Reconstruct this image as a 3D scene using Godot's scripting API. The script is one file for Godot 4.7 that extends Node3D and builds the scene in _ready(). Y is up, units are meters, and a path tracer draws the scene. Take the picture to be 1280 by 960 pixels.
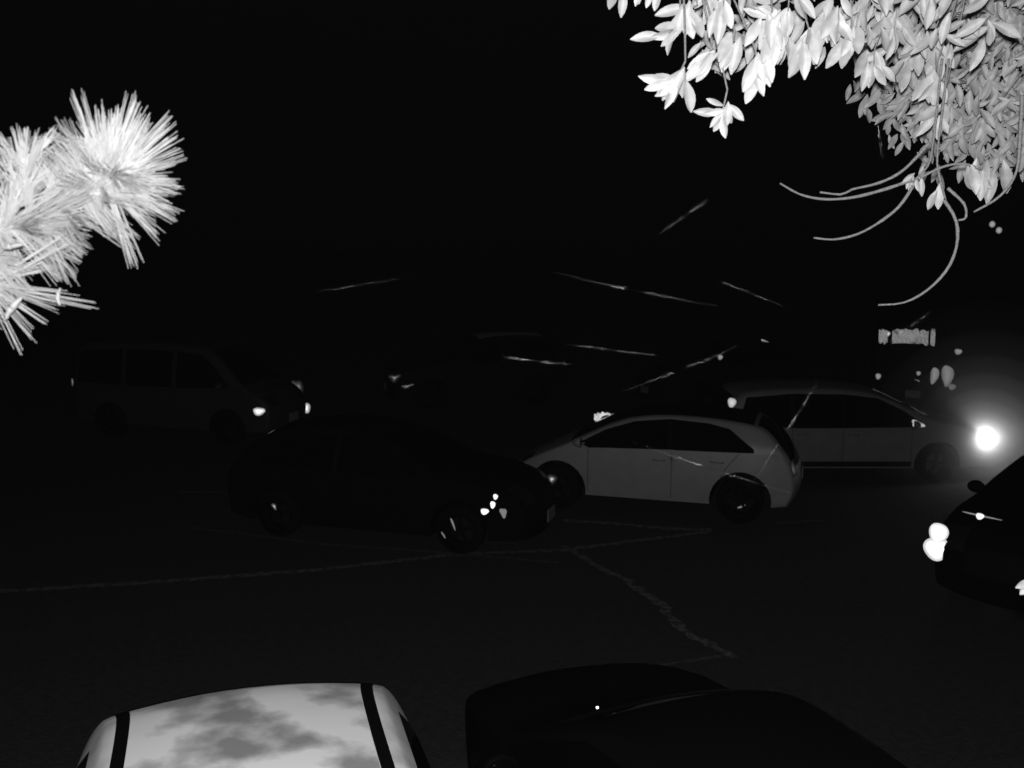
extends Node3D

const EYE := Vector3(0, 3.95, 0)
var rng := RandomNumberGenerator.new()
var used := {}
var M := {}

# ---------------------------------------------------------------- naming
func numbered(called: String, parent: Node) -> String:
	var key := str(parent.get_instance_id()) + called
	var n: int = used.get(key, 0)
	used[key] = n + 1
	return called if n == 0 else "%s_%03d" % [called, n]

func tag(o: Node, label: String, category: String, group := "") -> Node:
	o.set_meta("label", label)
	o.set_meta("category", category)
	if group != "":
		o.set_meta("group", group)
	return o

func thing(called: String, label: String, category: String, at := Vector3.ZERO, deg := 0.0, group := "") -> Node3D:
	var o := Node3D.new()
	o.name = numbered(called, self)
	add_child(o)
	o.position = at
	o.rotation_degrees.y = deg
	tag(o, label, category, group)
	return o

func part(parent: Node, called: String, mesh: Mesh, mat: Material, xf := Transform3D.IDENTITY) -> MeshInstance3D:
	var o := MeshInstance3D.new()
	o.name = numbered(called, parent)
	o.mesh = mesh
	o.material_override = mat
	o.transform = xf
	parent.add_child(o)
	return o

# ---------------------------------------------------------------- materials
func grey(v: float) -> Color:
	return Color(v, v, v).linear_to_srgb()

func mat(called: String, v: float, rough := 0.6, metal := 0.0) -> StandardMaterial3D:
	var m := StandardMaterial3D.new()
	m.resource_name = called
	m.albedo_color = grey(v)
	m.roughness = rough
	m.metallic = metal
	M[called] = m
	return m

func noise_tex(seed_: int, freq: float, lo: float, hi: float, size := 512, octaves := 5, p0 := 0.0, p1 := 1.0, normal := false) -> NoiseTexture2D:
	var f := FastNoiseLite.new()
	f.seed = seed_
	f.frequency = freq
	f.noise_type = FastNoiseLite.TYPE_SIMPLEX_SMOOTH
	f.fractal_octaves = octaves
	var t := NoiseTexture2D.new()
	t.width = size
	t.height = size
	t.seamless = true
	t.noise = f
	if normal:
		t.as_normal_map = true
		t.bump_strength = 6.0
	else:
		var g := Gradient.new()
		g.offsets = PackedFloat32Array([p0, p1])
		g.colors = PackedColorArray([grey(lo), grey(hi)])
		t.color_ramp = g
	return t

func tri_tex(m: StandardMaterial3D, t: Texture2D, per_metre: float, world := true, nrm: Texture2D = null) -> void:
	m.albedo_color = Color.WHITE
	m.albedo_texture = t
	m.uv1_triplanar = true
	m.uv1_world_triplanar = world
	m.uv1_scale = Vector3.ONE * per_metre
	if nrm:
		m.normal_enabled = true
		m.normal_texture = nrm
		m.normal_scale = 0.3

func materials() -> void:
	tri_tex(mat("asphalt", 0.05, 0.9), noise_tex(3, 0.03, 0.012, 0.024, 1024, 6, 0.2, 0.85), 0.28, true, noise_tex(4, 0.2, 0, 1, 512, 4, 0, 1, true))
	tri_tex(mat("paint_line", 0.4, 0.85), noise_tex(9, 0.02, 0.03, 0.14, 512, 5, 0.25, 0.7), 0.9)
	tri_tex(mat("paint_line_faint", 0.2, 0.85), noise_tex(10, 0.02, 0.025, 0.07, 512, 5, 0.3, 0.7), 0.9)
	tri_tex(mat("white_car_paint", 0.5, 0.45), noise_tex(12, 0.012, 0.2, 0.225, 512, 4, 0.2, 0.8), 0.5, false)
	tri_tex(mat("grey_car_paint", 0.26, 0.45), noise_tex(13, 0.012, 0.115, 0.135, 512, 4, 0.2, 0.8), 0.5, false)
	tri_tex(mat("dirty_roof_paint", 0.75, 0.6), noise_tex(23, 0.006, 0.3, 0.95, 512, 6, 0.22, 0.62), 0.55, false)
	tri_tex(mat("van_side_paint", 0.75, 0.5), noise_tex(22, 0.02, 0.6, 0.85, 256, 4, 0.3, 0.6), 0.6, false)
	M.dirty_roof_paint.uv1_offset = Vector3(0, 0, 0.154)
	mat("black_paint", 0.004, 0.5).metallic_specular = 0.06
	mat("dark_paint", 0.009, 0.5).metallic_specular = 0.12
	mat("silver_paint", 0.028, 0.5).metallic_specular = 0.3
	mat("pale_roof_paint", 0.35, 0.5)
	mat("tinted_glass", 0.002, 0.03).metallic_specular = 0.25
	mat("rubber", 0.006, 0.95).metallic_specular = 0.1
	mat("black_plastic", 0.006, 0.8).metallic_specular = 0.15
	mat("underbody", 0.004, 0.95).metallic_specular = 0.05
	mat("rim_alloy", 0.004, 0.6).metallic_specular = 0.15
	mat("lamp_glass", 0.012, 0.2)
	mat("reflector", 0.9, 0.3, 1.0)
	mat("soft_reflector", 0.8, 0.4, 1.0)
	mat("faint_reflector", 0.7, 0.62, 1.0)
	mat("plate_white", 0.16, 0.6)
	tri_tex(mat("sunshade_foil", 0.7, 0.42, 1.0), noise_tex(31, 0.05, 0.5, 0.9, 256, 3, 0.3, 0.7), 2.0, false)
	var lf := mat("leaf", 0.3, 0.55)
	tri_tex(lf, noise_tex(41, 0.02, 0.2, 0.32, 256, 4, 0.25, 0.75), 3.0)
	var lf2 := mat("leaf_old", 0.24, 0.6)
	tri_tex(lf2, noise_tex(42, 0.02, 0.17, 0.3, 256, 4, 0.25, 0.75), 3.0)
	mat("needle", 0.17, 0.6)
	mat("needle_pale", 0.22, 0.6)
	tri_tex(mat("bark", 0.12, 0.9), noise_tex(44, 0.06, 0.06, 0.2, 256, 5, 0.25, 0.75), 3.0)
	tri_tex(mat("twig", 0.15, 0.8), noise_tex(45, 0.1, 0.08, 0.17, 256, 4, 0.25, 0.75), 5.0)
	mat("bud", 0.1, 0.7)
	mat("silk", 0.02, 0.18, 1.0)
	mat("lamp_housing", 0.03, 0.7)
	var e := mat("lit_lens", 0.8, 0.3)
	e.emission_enabled = true
	e.emission = Color(1, 1, 1)
	e.emission_energy_multiplier = 6.0
	var ir := mat("infrared_lens", 0.05, 0.3)
	ir.emission_enabled = true
	ir.emission = Color(1, 1, 1)
	ir.emission_energy_multiplier = 1.0

# ---------------------------------------------------------------- mesh helpers
func mb() -> Dictionary:
	return {"v": PackedVector3Array(), "i": PackedInt32Array()}

func tri(b: Dictionary, a: int, c: int, d: int, out_: Vector3) -> void:
	var v: PackedVector3Array = b.v
	var n := (v[a] - v[d]).cross(v[a] - v[c])
	if n.dot(out_) < 0.0:
		b.i.append_array(PackedInt32Array([a, d, c]))
	else:
		b.i.append_array(PackedInt32Array([a, c, d]))

func commit(b: Dictionary, smooth := true) -> ArrayMesh:
	var st := SurfaceTool.new()
	st.begin(Mesh.PRIMITIVE_TRIANGLES)
	st.set_smooth_group(0 if smooth else 4294967295)
	if smooth:
		for p in b.v:
			st.add_vertex(p)
		for k in b.i:
			st.add_index(k)
	else:
		for k in b.i:
			st.add_vertex(b.v[k])
	st.generate_normals()
	return st.commit()

func grid(b: Dictionary, rows: Array, centre: Vector3, flip_out := false) -> void:
	# rows: Array of PackedVector3Array of equal length; outward is away from centre unless flip_out
	var base: int = b.v.size()
	var n: int = rows[0].size()
	for r in rows:
		b.v.append_array(r)
	for i in rows.size() - 1:
		for j in n - 1:
			var a: int = base + i * n + j
			var mid: Vector3 = (b.v[a] + b.v[a + 1] + b.v[a + n] + b.v[a + n + 1]) / 4.0
			var o: Vector3 = mid - centre
			if flip_out:
				o = -o
			tri(b, a, a + 1, a + n, o)
			tri(b, a + 1, a + n + 1, a + n, o)

func tube(b: Dictionary, pts: Array, r0: float, r1: float, sides := 6, wobble := 0.0) -> void:
	var n := pts.size()
	var side := Vector3.UP
	for k in n:
		var t: Vector3 = (pts[mini(k + 1, n - 1)] - pts[maxi(k - 1, 0)]).normalized()
		if k == 0:
			side = t.cross(Vector3(0.3, 0.2, 0.9)).normalized()
		side = (side - t * side.dot(t)).normalized()
		var up := t.cross(side)
		var r := lerpf(r0, r1, float(k) / (n - 1)) * (1.0 + wobble * rng.randf_range(-1, 1))
		for j in sides:
			var a := TAU * j / sides
			b.v.append(pts[k] + (side * cos(a) + up * sin(a)) * r)
	var base: int = b.v.size() - n * sides
	for k in n - 1:
		for j in sides:
			var a: int = base + k * sides + j
			var c: int = base + k * sides + (j + 1) % sides
			var o: Vector3 = (b.v[a] + b.v[c]) * 0.5 - pts[k]
			tri(b, a, c, a + sides, o)
			tri(b, c, c + sides, a + sides, o)
	for e in [0, n - 1]:
		b.v.append(pts[e])
		var m: int = b.v.size() - 1
		var o: Vector3 = pts[0] - pts[1] if e == 0 else pts[n - 1] - pts[n - 2]
		for j in sides:
			tri(b, m, base + e * sides + j, base + e * sides + (j + 1) % sides, o)

func spline(pts: Array, steps: int) -> Array:
	var c := Curve3D.new()
	for k in pts.size():
		var t: Vector3 = (pts[mini(k + 1, pts.size() - 1)] - pts[maxi(k - 1, 0)]) / 6.0
		c.add_point(pts[k], -t, t)
	var out_ := []
	var L := c.get_baked_length()
	for k in steps + 1:
		out_.append(c.sample_baked(L * k / steps, true))
	return out_

func box(b: Dictionary, c: Vector3, s: Vector3, basis := Basis.IDENTITY) -> void:
	var base: int = b.v.size()
	for k in 8:
		b.v.append(c + basis * (s * 0.5 * Vector3(1 if k & 1 else -1, 1 if k & 2 else -1, 1 if k & 4 else -1)))
	for q in [[0, 1, 3, 2], [4, 5, 7, 6], [0, 1, 5, 4], [2, 3, 7, 6], [0, 2, 6, 4], [1, 3, 7, 5]]:
		var o: Vector3 = (b.v[base + q[0]] + b.v[base + q[2]]) * 0.5 - c
		tri(b, base + q[0], base + q[1], base + q[2], o)
		tri(b, base + q[0], base + q[2], base + q[3], o)

func lathe_z(b: Dictionary, prof: Array, sides := 28) -> void:
	# prof: Array of Vector2(radius, z); a solid of revolution round z
	var rows := []
	for p in prof:
		var row := PackedVector3Array()
		for j in sides + 1:
			var a := TAU * j / sides
			row.append(Vector3(cos(a) * p.x, sin(a) * p.x, p.y))
		rows.append(row)
	grid(b, rows, Vector3.ZERO)

# ---------------------------------------------------------------- cars
# A car is drawn in its own axes: x forward, y up, z to its right, origin on the ground between the axles.
func chaikin(pts: Array, times: int) -> Array:
	var p := pts
	for t in times:
		var q := [p[0]]
		for k in p.size() - 1:
			q.append(p[k].lerp(p[k + 1], 0.25))
			q.append(p[k].lerp(p[k + 1], 0.75))
		q.append(p[-1])
		p = q
	return p

func resample(pts: Array, step: float) -> Array:
	var out_ := [pts[0]]
	var left := step
	for k in pts.size() - 1:
		var a: Vector2 = pts[k]
		var L := a.distance_to(pts[k + 1])
		var at := left
		while at < L:
			out_.append(a.lerp(pts[k + 1], at / L))
			at += step
		left = at - L
	out_.append(pts[-1])
	return out_

func seg_dist(p: Vector2, s: Dictionary) -> float:
	var best := 9.0
	var tp: PackedVector2Array = s.tp
	for k in tp.size() - 1:
		if absf(tp[k].x - p.x) > 0.25 and absf(tp[k + 1].x - p.x) > 0.25:
			continue
		best = minf(best, Geometry2D.get_closest_point_to_segment(p, tp[k], tp[k + 1]).distance_to(p))
	return best

func half_width(p: Vector2, s: Dictionary) -> float:
	var w: float = s.W
	w -= s.nose_in * pow(clampf((p.x - (s.xf - 1.0)) / 1.0, 0, 1), 2.2)
	w -= s.tail_in * pow(clampf(((s.xr + 0.8) - p.x) / 0.8, 0, 1), 2.2)
	if p.y > s.belt:
		w -= (s.W - s.roofW) * pow((p.y - s.belt) / (s.top - s.belt), s.get("lean", 1.25))
	else:
		var k: float = (p.y - 0.62) / 0.5
		w -= 0.035 * k * k
	return w

func side_z(p: Vector2, s: Dictionary, d := -1.0) -> float:
	var dd := d if d >= 0.0 else seg_dist(p, s)
	var r: float = s.r
	var q := 1.0 - minf(dd / r, 1.0)
	return half_width(p, s) - r * (1.0 - sqrt(maxf(0.0, 1.0 - q * q)))

func outline(s: Dictionary) -> void:
	var tp := PackedVector2Array(resample(chaikin(s.outline, 2), 0.055))
	var nr := PackedVector2Array()
	for k in tp.size():
		var t := (tp[mini(k + 1, tp.size() - 1)] - tp[maxi(k - 1, 0)]).normalized()
		nr.append(Vector2(-t.y, t.x))
	s.tp = tp
	s.nr = nr
	s.xr = 9.0
	s.xf = -9.0
	s.top = 0.0
	for p in tp:
		s.xr = minf(s.xr, p.x)
		s.xf = maxf(s.xf, p.x)
		s.top = maxf(s.top, p.y)
	var lo := [tp[-1]]
	var R: float = s.wr + s.gap
	for x in [s.axles[0], s.axles[1]]:
		var h := acos(clampf((s.sill - s.wr) / R, -1, 1))
		for k in 17:
			var a := lerpf(-h, h, k / 16.0)
			lo.append(Vector2(x - sin(a) * R, s.wr + cos(a) * R))
	# straight runs between the arches get points of their own
	lo.append(tp[0])
	s.lo = PackedVector2Array(resample_keep(lo, 0.12))

func resample_keep(p: Array, step: float) -> Array:
	var out_ := [p[0]]
	for k in p.size() - 1:
		var n := maxi(1, int(p[k].distance_to(p[k + 1]) / step))
		for j in n:
			out_.append(p[k].lerp(p[k + 1], (j + 1.0) / n))
	return out_

func strip_at(s: Dictionary, i: int, t: float, off := 0.0) -> Vector3:
	var p: Vector2 = s.tp[i]
	var n: Vector2 = s.nr[i]
	var c: float = (s.crown + s.bow * absf(n.x)) * (1.0 - t * t)
	var q := p + n * (c + off)
	return Vector3(q.x, q.y, t * (half_width(p, s) - s.r))

func near_index(s: Dictionary, p: Vector2) -> int:
	var best := 0
	for k in s.tp.size():
		if s.tp[k].distance_to(p) < s.tp[best].distance_to(p):
			best = k
	return best

func strip_patch(s: Dictionary, from: Vector2, to: Vector2, t0: float, t1: float, off: float, n := 10) -> ArrayMesh:
	var a := near_index(s, from)
	var c := near_index(s, to)
	var rows := []
	for i in range(mini(a, c), maxi(a, c) + 1):
		var row := PackedVector3Array()
		for j in n + 1:
			row.append(strip_at(s, i, lerpf(t0, t1, float(j) / n), off))
		rows.append(row)
	var b := mb()
	grid(b, rows, Vector3((s.xf + s.xr) / 2, 0.4, 0))
	return commit(b)

func side_sheet(b: Dictionary, poly: PackedVector2Array, s: Dictionary, side: int, off: float, step: float, rings: Array) -> void:
	var pts := PackedVector2Array(poly)
	var closed := PackedVector2Array(poly)
	for ring in rings:
		for piece in Geometry2D.offset_polygon(poly, -ring):
			pts.append_array(PackedVector2Array(resample_keep(Array(piece), 0.1)))
	var lo := Vector2(9, 9)
	var hi := -lo
	for p in poly:
		lo = lo.min(p)
		hi = hi.max(p)
	var keep_off: float = (rings[-1] if rings.size() else 0.0) + step * 0.4
	var y := lo.y + step * 0.5
	while y < hi.y:
		var x := lo.x + step * 0.5
		while x < hi.x:
			var p := Vector2(x, y)
			if Geometry2D.is_point_in_polygon(p, closed):
				var ok := true
				for k in poly.size():
					if absf(poly[k].x - x) < 0.4 and Geometry2D.get_closest_point_to_segment(p, poly[k], poly[(k + 1) % poly.size()]).distance_to(p) < keep_off:
						ok = false
						break
				if ok:
					pts.append(p)
			x += step
		y += step
	var base: int = b.v.size()
	for p in pts:
		b.v.append(Vector3(p.x, p.y, side * (side_z(p, s) + off)))
	var t := Geometry2D.triangulate_delaunay(pts)
	for k in range(0, t.size(), 3):
		var m := (pts[t[k]] + pts[t[k + 1]] + pts[t[k + 2]]) / 3.0
		if Geometry2D.is_point_in_polygon(m, closed):
			tri(b, base + t[k], base + t[k + 1], base + t[k + 2], Vector3(0, 0, side))

func panel(s: Dictionary, poly: Array, side: int, off: float, step := 0.12) -> ArrayMesh:
	var b := mb()
	side_sheet(b, PackedVector2Array(resample_keep(poly + [poly[0]], 0.08).slice(0, -1)), s, side, off, step, [])
	return commit(b)

func bar_poly(a: Vector2, c: Vector2, w: float) -> Array:
	var n := (c - a).normalized().orthogonal() * w * 0.5
	return [a + n, c + n, c - n, a - n]

func wheel_mesh(wr: float) -> ArrayMesh:
	var b := mb()
	lathe_z(b, [Vector2(wr * 0.62, 0.1), Vector2(wr * 0.66, 0.11), Vector2(wr * 0.92, 0.115), Vector2(wr * 0.985, 0.085), Vector2(wr, 0.05), Vector2(wr, -0.05), Vector2(wr * 0.985, -0.085), Vector2(wr * 0.92, -0.115), Vector2(wr * 0.62, -0.1)])
	return commit(b)

func rim_mesh(wr: float, spokes: int) -> ArrayMesh:
	var b := mb()
	lathe_z(b, [Vector2(wr * 0.64, 0.105), Vector2(wr * 0.655, 0.112), Vector2(wr * 0.6, 0.11), Vector2(wr * 0.57, 0.07), Vector2(wr * 0.56, -0.05)])
	lathe_z(b, [Vector2(0.001, 0.1), Vector2(wr * 0.13, 0.1), Vector2(wr * 0.16, 0.08), Vector2(wr * 0.16, 0.02)], 16)
	for k in spokes:
		var a := TAU * k / spokes + 0.3
		box(b, Vector3(cos(a), sin(a), 0) * wr * 0.36 + Vector3(0, 0, 0.078), Vector3(wr * 0.5, wr * 0.11, 0.025), Basis(Vector3.BACK, a))
	return commit(b, false)

func dome(rx: float, ry: float, bulge: float, notch := 0.0) -> ArrayMesh:
	# a shallow lens, its face towards +z
	var b := mb()
	var rows := []
	for i in 6:
		var row := PackedVector3Array()
		var f := i / 5.0
		for j in 25:
			var a := TAU * j / 24
			var k := 1.0 + notch * sin(a * 3.0 + 0.7)
			row.append(Vector3(cos(a) * rx * f * k, sin(a) * ry * f * k, bulge * (1.0 - f * f)))
		rows.append(row)
	grid(b, rows, Vector3(0, 0, -1))
	var rim := []
	for z in [0.0, -0.02]:
		var row := PackedVector3Array()
		for j in 25:
			var a := TAU * j / 24
			var k := 1.0 + notch * sin(a * 3.0 + 0.7)
			row.append(Vector3(cos(a) * rx * k, sin(a) * ry * k, z))
		rim.append(row)
	grid(b, rim, Vector3(0, 0, -0.01))
	return commit(b, false)

func reflector(o: Node3D, called: String, at: Vector3, rx: float, ry: float, m := "reflector", roll := 0.0, notch := 0.08) -> MeshInstance3D:
	# a reflecting lens that throws the light back where it came from
	var back := (o.transform.affine_inverse() * (EYE + Vector3(0, 0.06, 0)) - at).normalized()
	var xf := Transform3D(Basis.looking_at(-back, Vector3.UP) * Basis(Vector3.BACK, roll), at)
	return part(o, called, dome(rx, ry, minf(rx, ry) * 0.06, notch), M[m], xf)

func crumpled(o: Node3D, called: String, at: Vector3, half: float, high: float, m: Material) -> void:
	# a small creased sheet that glitters unevenly
	var fb := mb()
	var rows := []
	for i in 7:
		var row := PackedVector3Array()
		for j in 17:
			var f := j / 8.0 - 1.0
			row.append(Vector3(f * half, (i / 6.0 - 0.5) * high * (1.0 - 0.25 * f * f + rng.randf_range(-0.22, 0.22)) * 2.0, rng.randf_range(-1, 1) * half * 0.016))
		rows.append(row)
	grid(fb, rows, Vector3(0, 0, -3))
	var back := (o.transform.affine_inverse() * EYE - at).normalized()
	part(o, called, commit(fb), m, Transform3D(Basis.looking_at(-back, Vector3.UP), at))

func car(called: String, label: String, category: String, at: Vector3, deg: float, s: Dictionary) -> Node3D:
	for k in [["W", 0.85], ["roofW", 0.6], ["belt", 0.95], ["r", 0.07], ["crown", 0.03], ["bow", 0.08], ["nose_in", 0.17], ["tail_in", 0.1], ["wr", 0.31], ["gap", 0.07], ["sill", 0.24], ["paint", "black_paint"], ["spokes", 5], ["trim", "black_plastic"]]:
		if not s.has(k[0]):
			s[k[0]] = k[1]
	outline(s)
	var o := thing(called, label, category, at, deg)
	var paint: Material = M[s.paint]
	# body: two curved sides and the skin that runs over bonnet, screens, roof and tail
	var poly := PackedVector2Array(s.tp)
	poly.append_array(s.lo.slice(1, -1))
	var b := mb()
	for side in [-1, 1]:
		side_sheet(b, poly, s, side, 0.0, 0.1, [0.012, 0.03, 0.055, 0.09])
	var rows := []
	for i in s.tp.size():
		var row := PackedVector3Array()
		for j in 13:
			row.append(strip_at(s, i, -1.0 + j / 6.0))
		rows.append(row)
	grid(b, rows, Vector3((s.xf + s.xr) / 2, 0.4, 0))
	part(o, "body", commit(b), paint)
	var ub := mb()
	rows = []
	for p in s.lo:
		var z := side_z(p, s) - 0.004
		rows.append(PackedVector3Array([Vector3(p.x, p.y, -z), Vector3(p.x, p.y, 0), Vector3(p.x, p.y, z)]))
	grid(ub, rows, Vector3(0, 0.7, 0))
	part(o, "underbody", commit(ub, false), M.underbody)
	# glass
	if s.has("screen"):
		part(o, "windscreen", strip_patch(s, s.screen[0], s.screen[1], -0.93, 0.93, 0.005), M.tinted_glass)
	if s.has("back"):
		part(o, "rear_window", strip_patch(s, s.back[0], s.back[1], -0.9, 0.9, 0.005), M.tinted_glass)
	for g in s.get("glass", []):
		for side in [-1, 1]:
			part(o, "side_window", panel(s, g, side, 0.013, 0.08), M.tinted_glass)
	for g in s.get("pillars", []):
		for side in [-1, 1]:
			part(o, "window_pillar", panel(s, bar_poly(g[0], g[1], g[2]), side, 0.017, 0.1), M[s.trim])
	for g in s.get("gaps", []):
		for side in [-1, 1]:
			part(o, "door_gap", panel(s, bar_poly(g[0], g[1], 0.007), side, 0.003, 0.3), M.underbody)
	for g in s.get("strips", []):
		for side in [-1, 1]:
			part(o, "rubbing_strip", panel(s, bar_poly(g[0], g[1], g[2]), side, 0.012, 0.3), M.black_plastic)
	for g in s.get("handles", []):
		for side in [-1, 1]:
			var hb := mb()
			tube(hb, [Vector3(g.x - 0.09, g.y, side * (side_z(g, s) - 0.01)), Vector3(g.x - 0.07, g.y, side * (side_z(g, s) + 0.03)), Vector3(g.x + 0.07, g.y, side * (side_z(g, s) + 0.03)), Vector3(g.x + 0.09, g.y, side * (side_z(g, s) - 0.01))], 0.012, 0.012)
			part(o, "door_handle", commit(hb), paint)
	# lamps
	for side in [-1, 1]:
		if s.has("head"):
			part(o, "headlight", strip_patch(s, s.head[0], s.head[1], side * 0.58, side * 0.99, 0.008, 5), M.lamp_glass)
		if s.has("tail"):
			part(o, "tail_light", strip_patch(s, s.tail[0], s.tail[1], side * 0.72, side * 0.99, 0.008, 4), M.lamp_glass)
	if s.has("grille"):
		part(o, "grille", strip_patch(s, s.grille[0], s.grille[1], -0.5, 0.5, 0.01), M[s.get("grille_finish", "black_plastic")])
	for k in ["plate_front", "plate_rear"]:
		if s.has(k):
			var at_: Vector2 = s[k]
			var i := near_index(s, at_)
			var c := strip_at(s, i, 0.0, 0.012)
			var pb := mb()
			box(pb, c, Vector3(0.012, 0.165, 0.33))
			part(o, "number_plate", commit(pb, false), M.plate_white)
	# mirrors
	if s.has("mirror"):
		for side in [-1, 1]:
			var m2: Vector2 = s.mirror
			var z := side_z(m2, s)
			var bb := mb()
			tube(bb, spline([Vector3(m2.x, m2.y - 0.02, side * (z - 0.02)), Vector3(m2.x, m2.y + 0.0, side * (z + 0.06))], 3), 0.025, 0.02)
			var rows2 := []
			for q in [[-0.05, 0.86], [-0.045, 1.0], [0.0, 0.98], [0.05, 0.7], [0.075, 0.3], [0.08, 0.02]]:
				var row := PackedVector3Array()
				for j in 17:
					var a := TAU * j / 16
					row.append(Vector3(m2.x + q[0], m2.y + 0.05 + sin(a) * 0.075 * q[1], side * (z + 0.13) + cos(a) * 0.1 * q[1]))
				rows2.append(row)
			grid(bb, rows2, Vector3(m2.x, m2.y + 0.05, side * (z + 0.13)))
			var mm := part(o, "door_mirror", commit(bb), paint if s.get("mirror_painted", true) else M.black_plastic)
			var gb := mb()
			lathe_z(gb, [Vector2(0.001, 0.004), Vector2(0.9, 0.003), Vector2(0.92, 0.0)], 16)
			part(mm, "mirror_glass", commit(gb), M.tinted_glass, Transform3D(Basis(Vector3.UP, -PI / 2).scaled_local(Vector3(0.09, 0.066, 1)), Vector3(m2.x - 0.047, m2.y + 0.05, side * (z + 0.13))))
	# wheels
	var wm := wheel_mesh(s.wr)
	var rm := rim_mesh(s.wr, s.spokes)
	for x in s.axles:
		for side in [-1, 1]:
			var bs := Basis.IDENTITY if side == 1 else Basis(Vector3.UP, PI)
			var zz: float = side * (half_width(Vector2(x, 0.4), s) - 0.135)
			var w := part(o, "wheel", wm, M.rubber, Transform3D(bs, Vector3(x, s.wr, zz)))
			part(w, "rim", rm, M.rim_alloy)
	return o

# ---------------------------------------------------------------- plants
var leaf_meshes := []

func leaf_mesh(curl: float, fold: float, wide: float) -> ArrayMesh:
	# blade along +y, length 1, upper face towards +z
	var b := mb()
	var prof := [0.08, 0.52, 0.86, 1.0, 0.93, 0.66, 0.12]
	var rows := []
	for i in 7:
		var y := i / 6.0
		var w: float = prof[i] * wide * 0.5
		var z := -curl * y * y
		rows.append(PackedVector3Array([Vector3(-w, y, z + w * fold), Vector3(-w * 0.5, y, z + w * fold * 0.35), Vector3(0, y, z - 0.012), Vector3(w * 0.5, y, z + w * fold * 0.35), Vector3(w, y, z + w * fold)]))
	grid(b, rows, Vector3(0, 0.5, -8))
	return commit(b)

var origin := Vector3.ZERO

func leaf_basis(dir: Vector3, at: Vector3, tilt: float, length: float) -> Transform3D:
	var n := (EYE - at - origin).normalized() + Vector3(rng.randf_range(-1, 1), rng.randf_range(-0.8, 0.8), rng.randf_range(-1, 1)) * tilt
	var x := dir.cross(n).normalized()
	n = x.cross(dir)
	return Transform3D(Basis(x * length, dir * length, n * length), at)

func cluster(twig: Node, at: Vector3, a0: float, a1: float, n: int, length: float, m: Material) -> void:
	var m0 := deg_to_rad((a0 + a1) / 2.0)
	for k in n:
		var a := deg_to_rad(lerpf(a0, a1, (k + 0.5) / n) + rng.randf_range(-13, 13))
		var dir := Vector3(cos(a), sin(a), rng.randf_range(-0.4, 0.4)).normalized()
		var start := at - Vector3(cos(m0), sin(m0), 0) * rng.randf_range(-0.1, 0.7) * length + dir * length * 0.08 + Vector3(rng.randf_range(-0.2, 0.2), 0, rng.randf_range(-0.35, 0.35)) * length
		part(twig, "leaf", leaf_meshes[rng.randi() % leaf_meshes.size()], m, leaf_basis(dir, start, 0.5, length * rng.randf_range(0.75, 1.1)))

func needles(b: Dictionary, pts: Array, tufts: int, length: float, spread0: float, spread1: float, from := 0.0, each := 13, loose := 0.15) -> void:
	for k in tufts:
		var f := lerpf(from, 1.0, rng.randf())
		var at_: float = f * (pts.size() - 1)
		var i := mini(int(at_), pts.size() - 2)
		var p0: Vector3 = pts[i].lerp(pts[i + 1], at_ - i)
		var ax: Vector3 = (pts[i + 1] - pts[i]).normalized()
		var s := ax.cross(Vector3(0.1, 0.3, 1)).normalized()
		var u := ax.cross(s)
		var a := rng.randf() * TAU
		var sp := deg_to_rad(lerpf(spread0, spread1, pow(rng.randf(), 0.8)))
		var dir := (ax * cos(sp) + (s * cos(a) + u * sin(a)) * sin(sp)).normalized()
		var L0 := length * (rng.randf_range(0.7, 1.15) if tufts > 1 else 1.0)
		for n in each:
			var p := p0 + Vector3(rng.randf_range(-1, 1), rng.randf_range(-1, 1), rng.randf_range(-1, 1)) * 0.005
			var d2 := (dir + Vector3(rng.randf_range(-1, 1), rng.randf_range(-1, 1), rng.randf_range(-1, 1)) * loose).normalized()
			var L := L0 * rng.randf_range(0.88, 1.06)
			var q := p + d2 * L
			var mid := p + d2 * L * 0.5 + Vector3(0, -1, 0) * L * 0.015
			var sd := d2.cross(Vector3(0.2, 0.1, 1)).normalized()
			var up := d2.cross(sd)
			var base: int = b.v.size()
			for st_ in [[p, 0.0006], [mid, 0.00075], [q, 0.0004]]:
				for j in 3:
					var an := TAU * j / 3 + 0.4
					b.v.append(st_[0] + (sd * cos(an) + up * sin(an)) * st_[1])
			for r in 2:
				for j in 3:
					var x: int = base + r * 3 + j
					var y: int = base + r * 3 + (j + 1) % 3
					var o: Vector3 = (b.v[x] + b.v[y]) * 0.5 - (p if r == 0 else mid)
					tri(b, x, y, x + 3, o)
					tri(b, y, y + 3, x + 3, o)

func ribbon(pts: Array, width: float, y: float, ragged: float, wander: float) -> ArrayMesh:
	var c := Curve3D.new()
	for k in pts.size():
		c.add_point(Vector3(pts[k].x, 0, pts[k].y))
	var L := c.get_baked_length()
	var n := int(L / 0.07)
	var rows := []
	var off := 0.0
	for k in n + 1:
		var p := c.sample_baked(L * k / n)
		var q := c.sample_baked(minf(L, L * k / n + 0.1))
		var p0 := c.sample_baked(maxf(0, L * k / n - 0.1))
		var t := (q - p0).normalized()
		var s := Vector3(-t.z, 0, t.x)
		off = off * 0.8 + rng.randf_range(-1, 1) * wander
		var e0 := width * 0.5 + rng.randf_range(-1, 1) * ragged
		var e1 := width * 0.5 + rng.randf_range(-1, 1) * ragged
		rows.append(PackedVector3Array([p + s * (off + e0) + Vector3(0, y, 0), p + s * (off - e1) + Vector3(0, y, 0)]))
	var b := mb()
	grid(b, rows, Vector3(0, -50, 0))
	return commit(b)

func structure(called: String, mesh: Mesh, m: Material) -> MeshInstance3D:
	var o := part(self, called, mesh, m)
	o.set_meta("kind", "structure")
	return o

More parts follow.
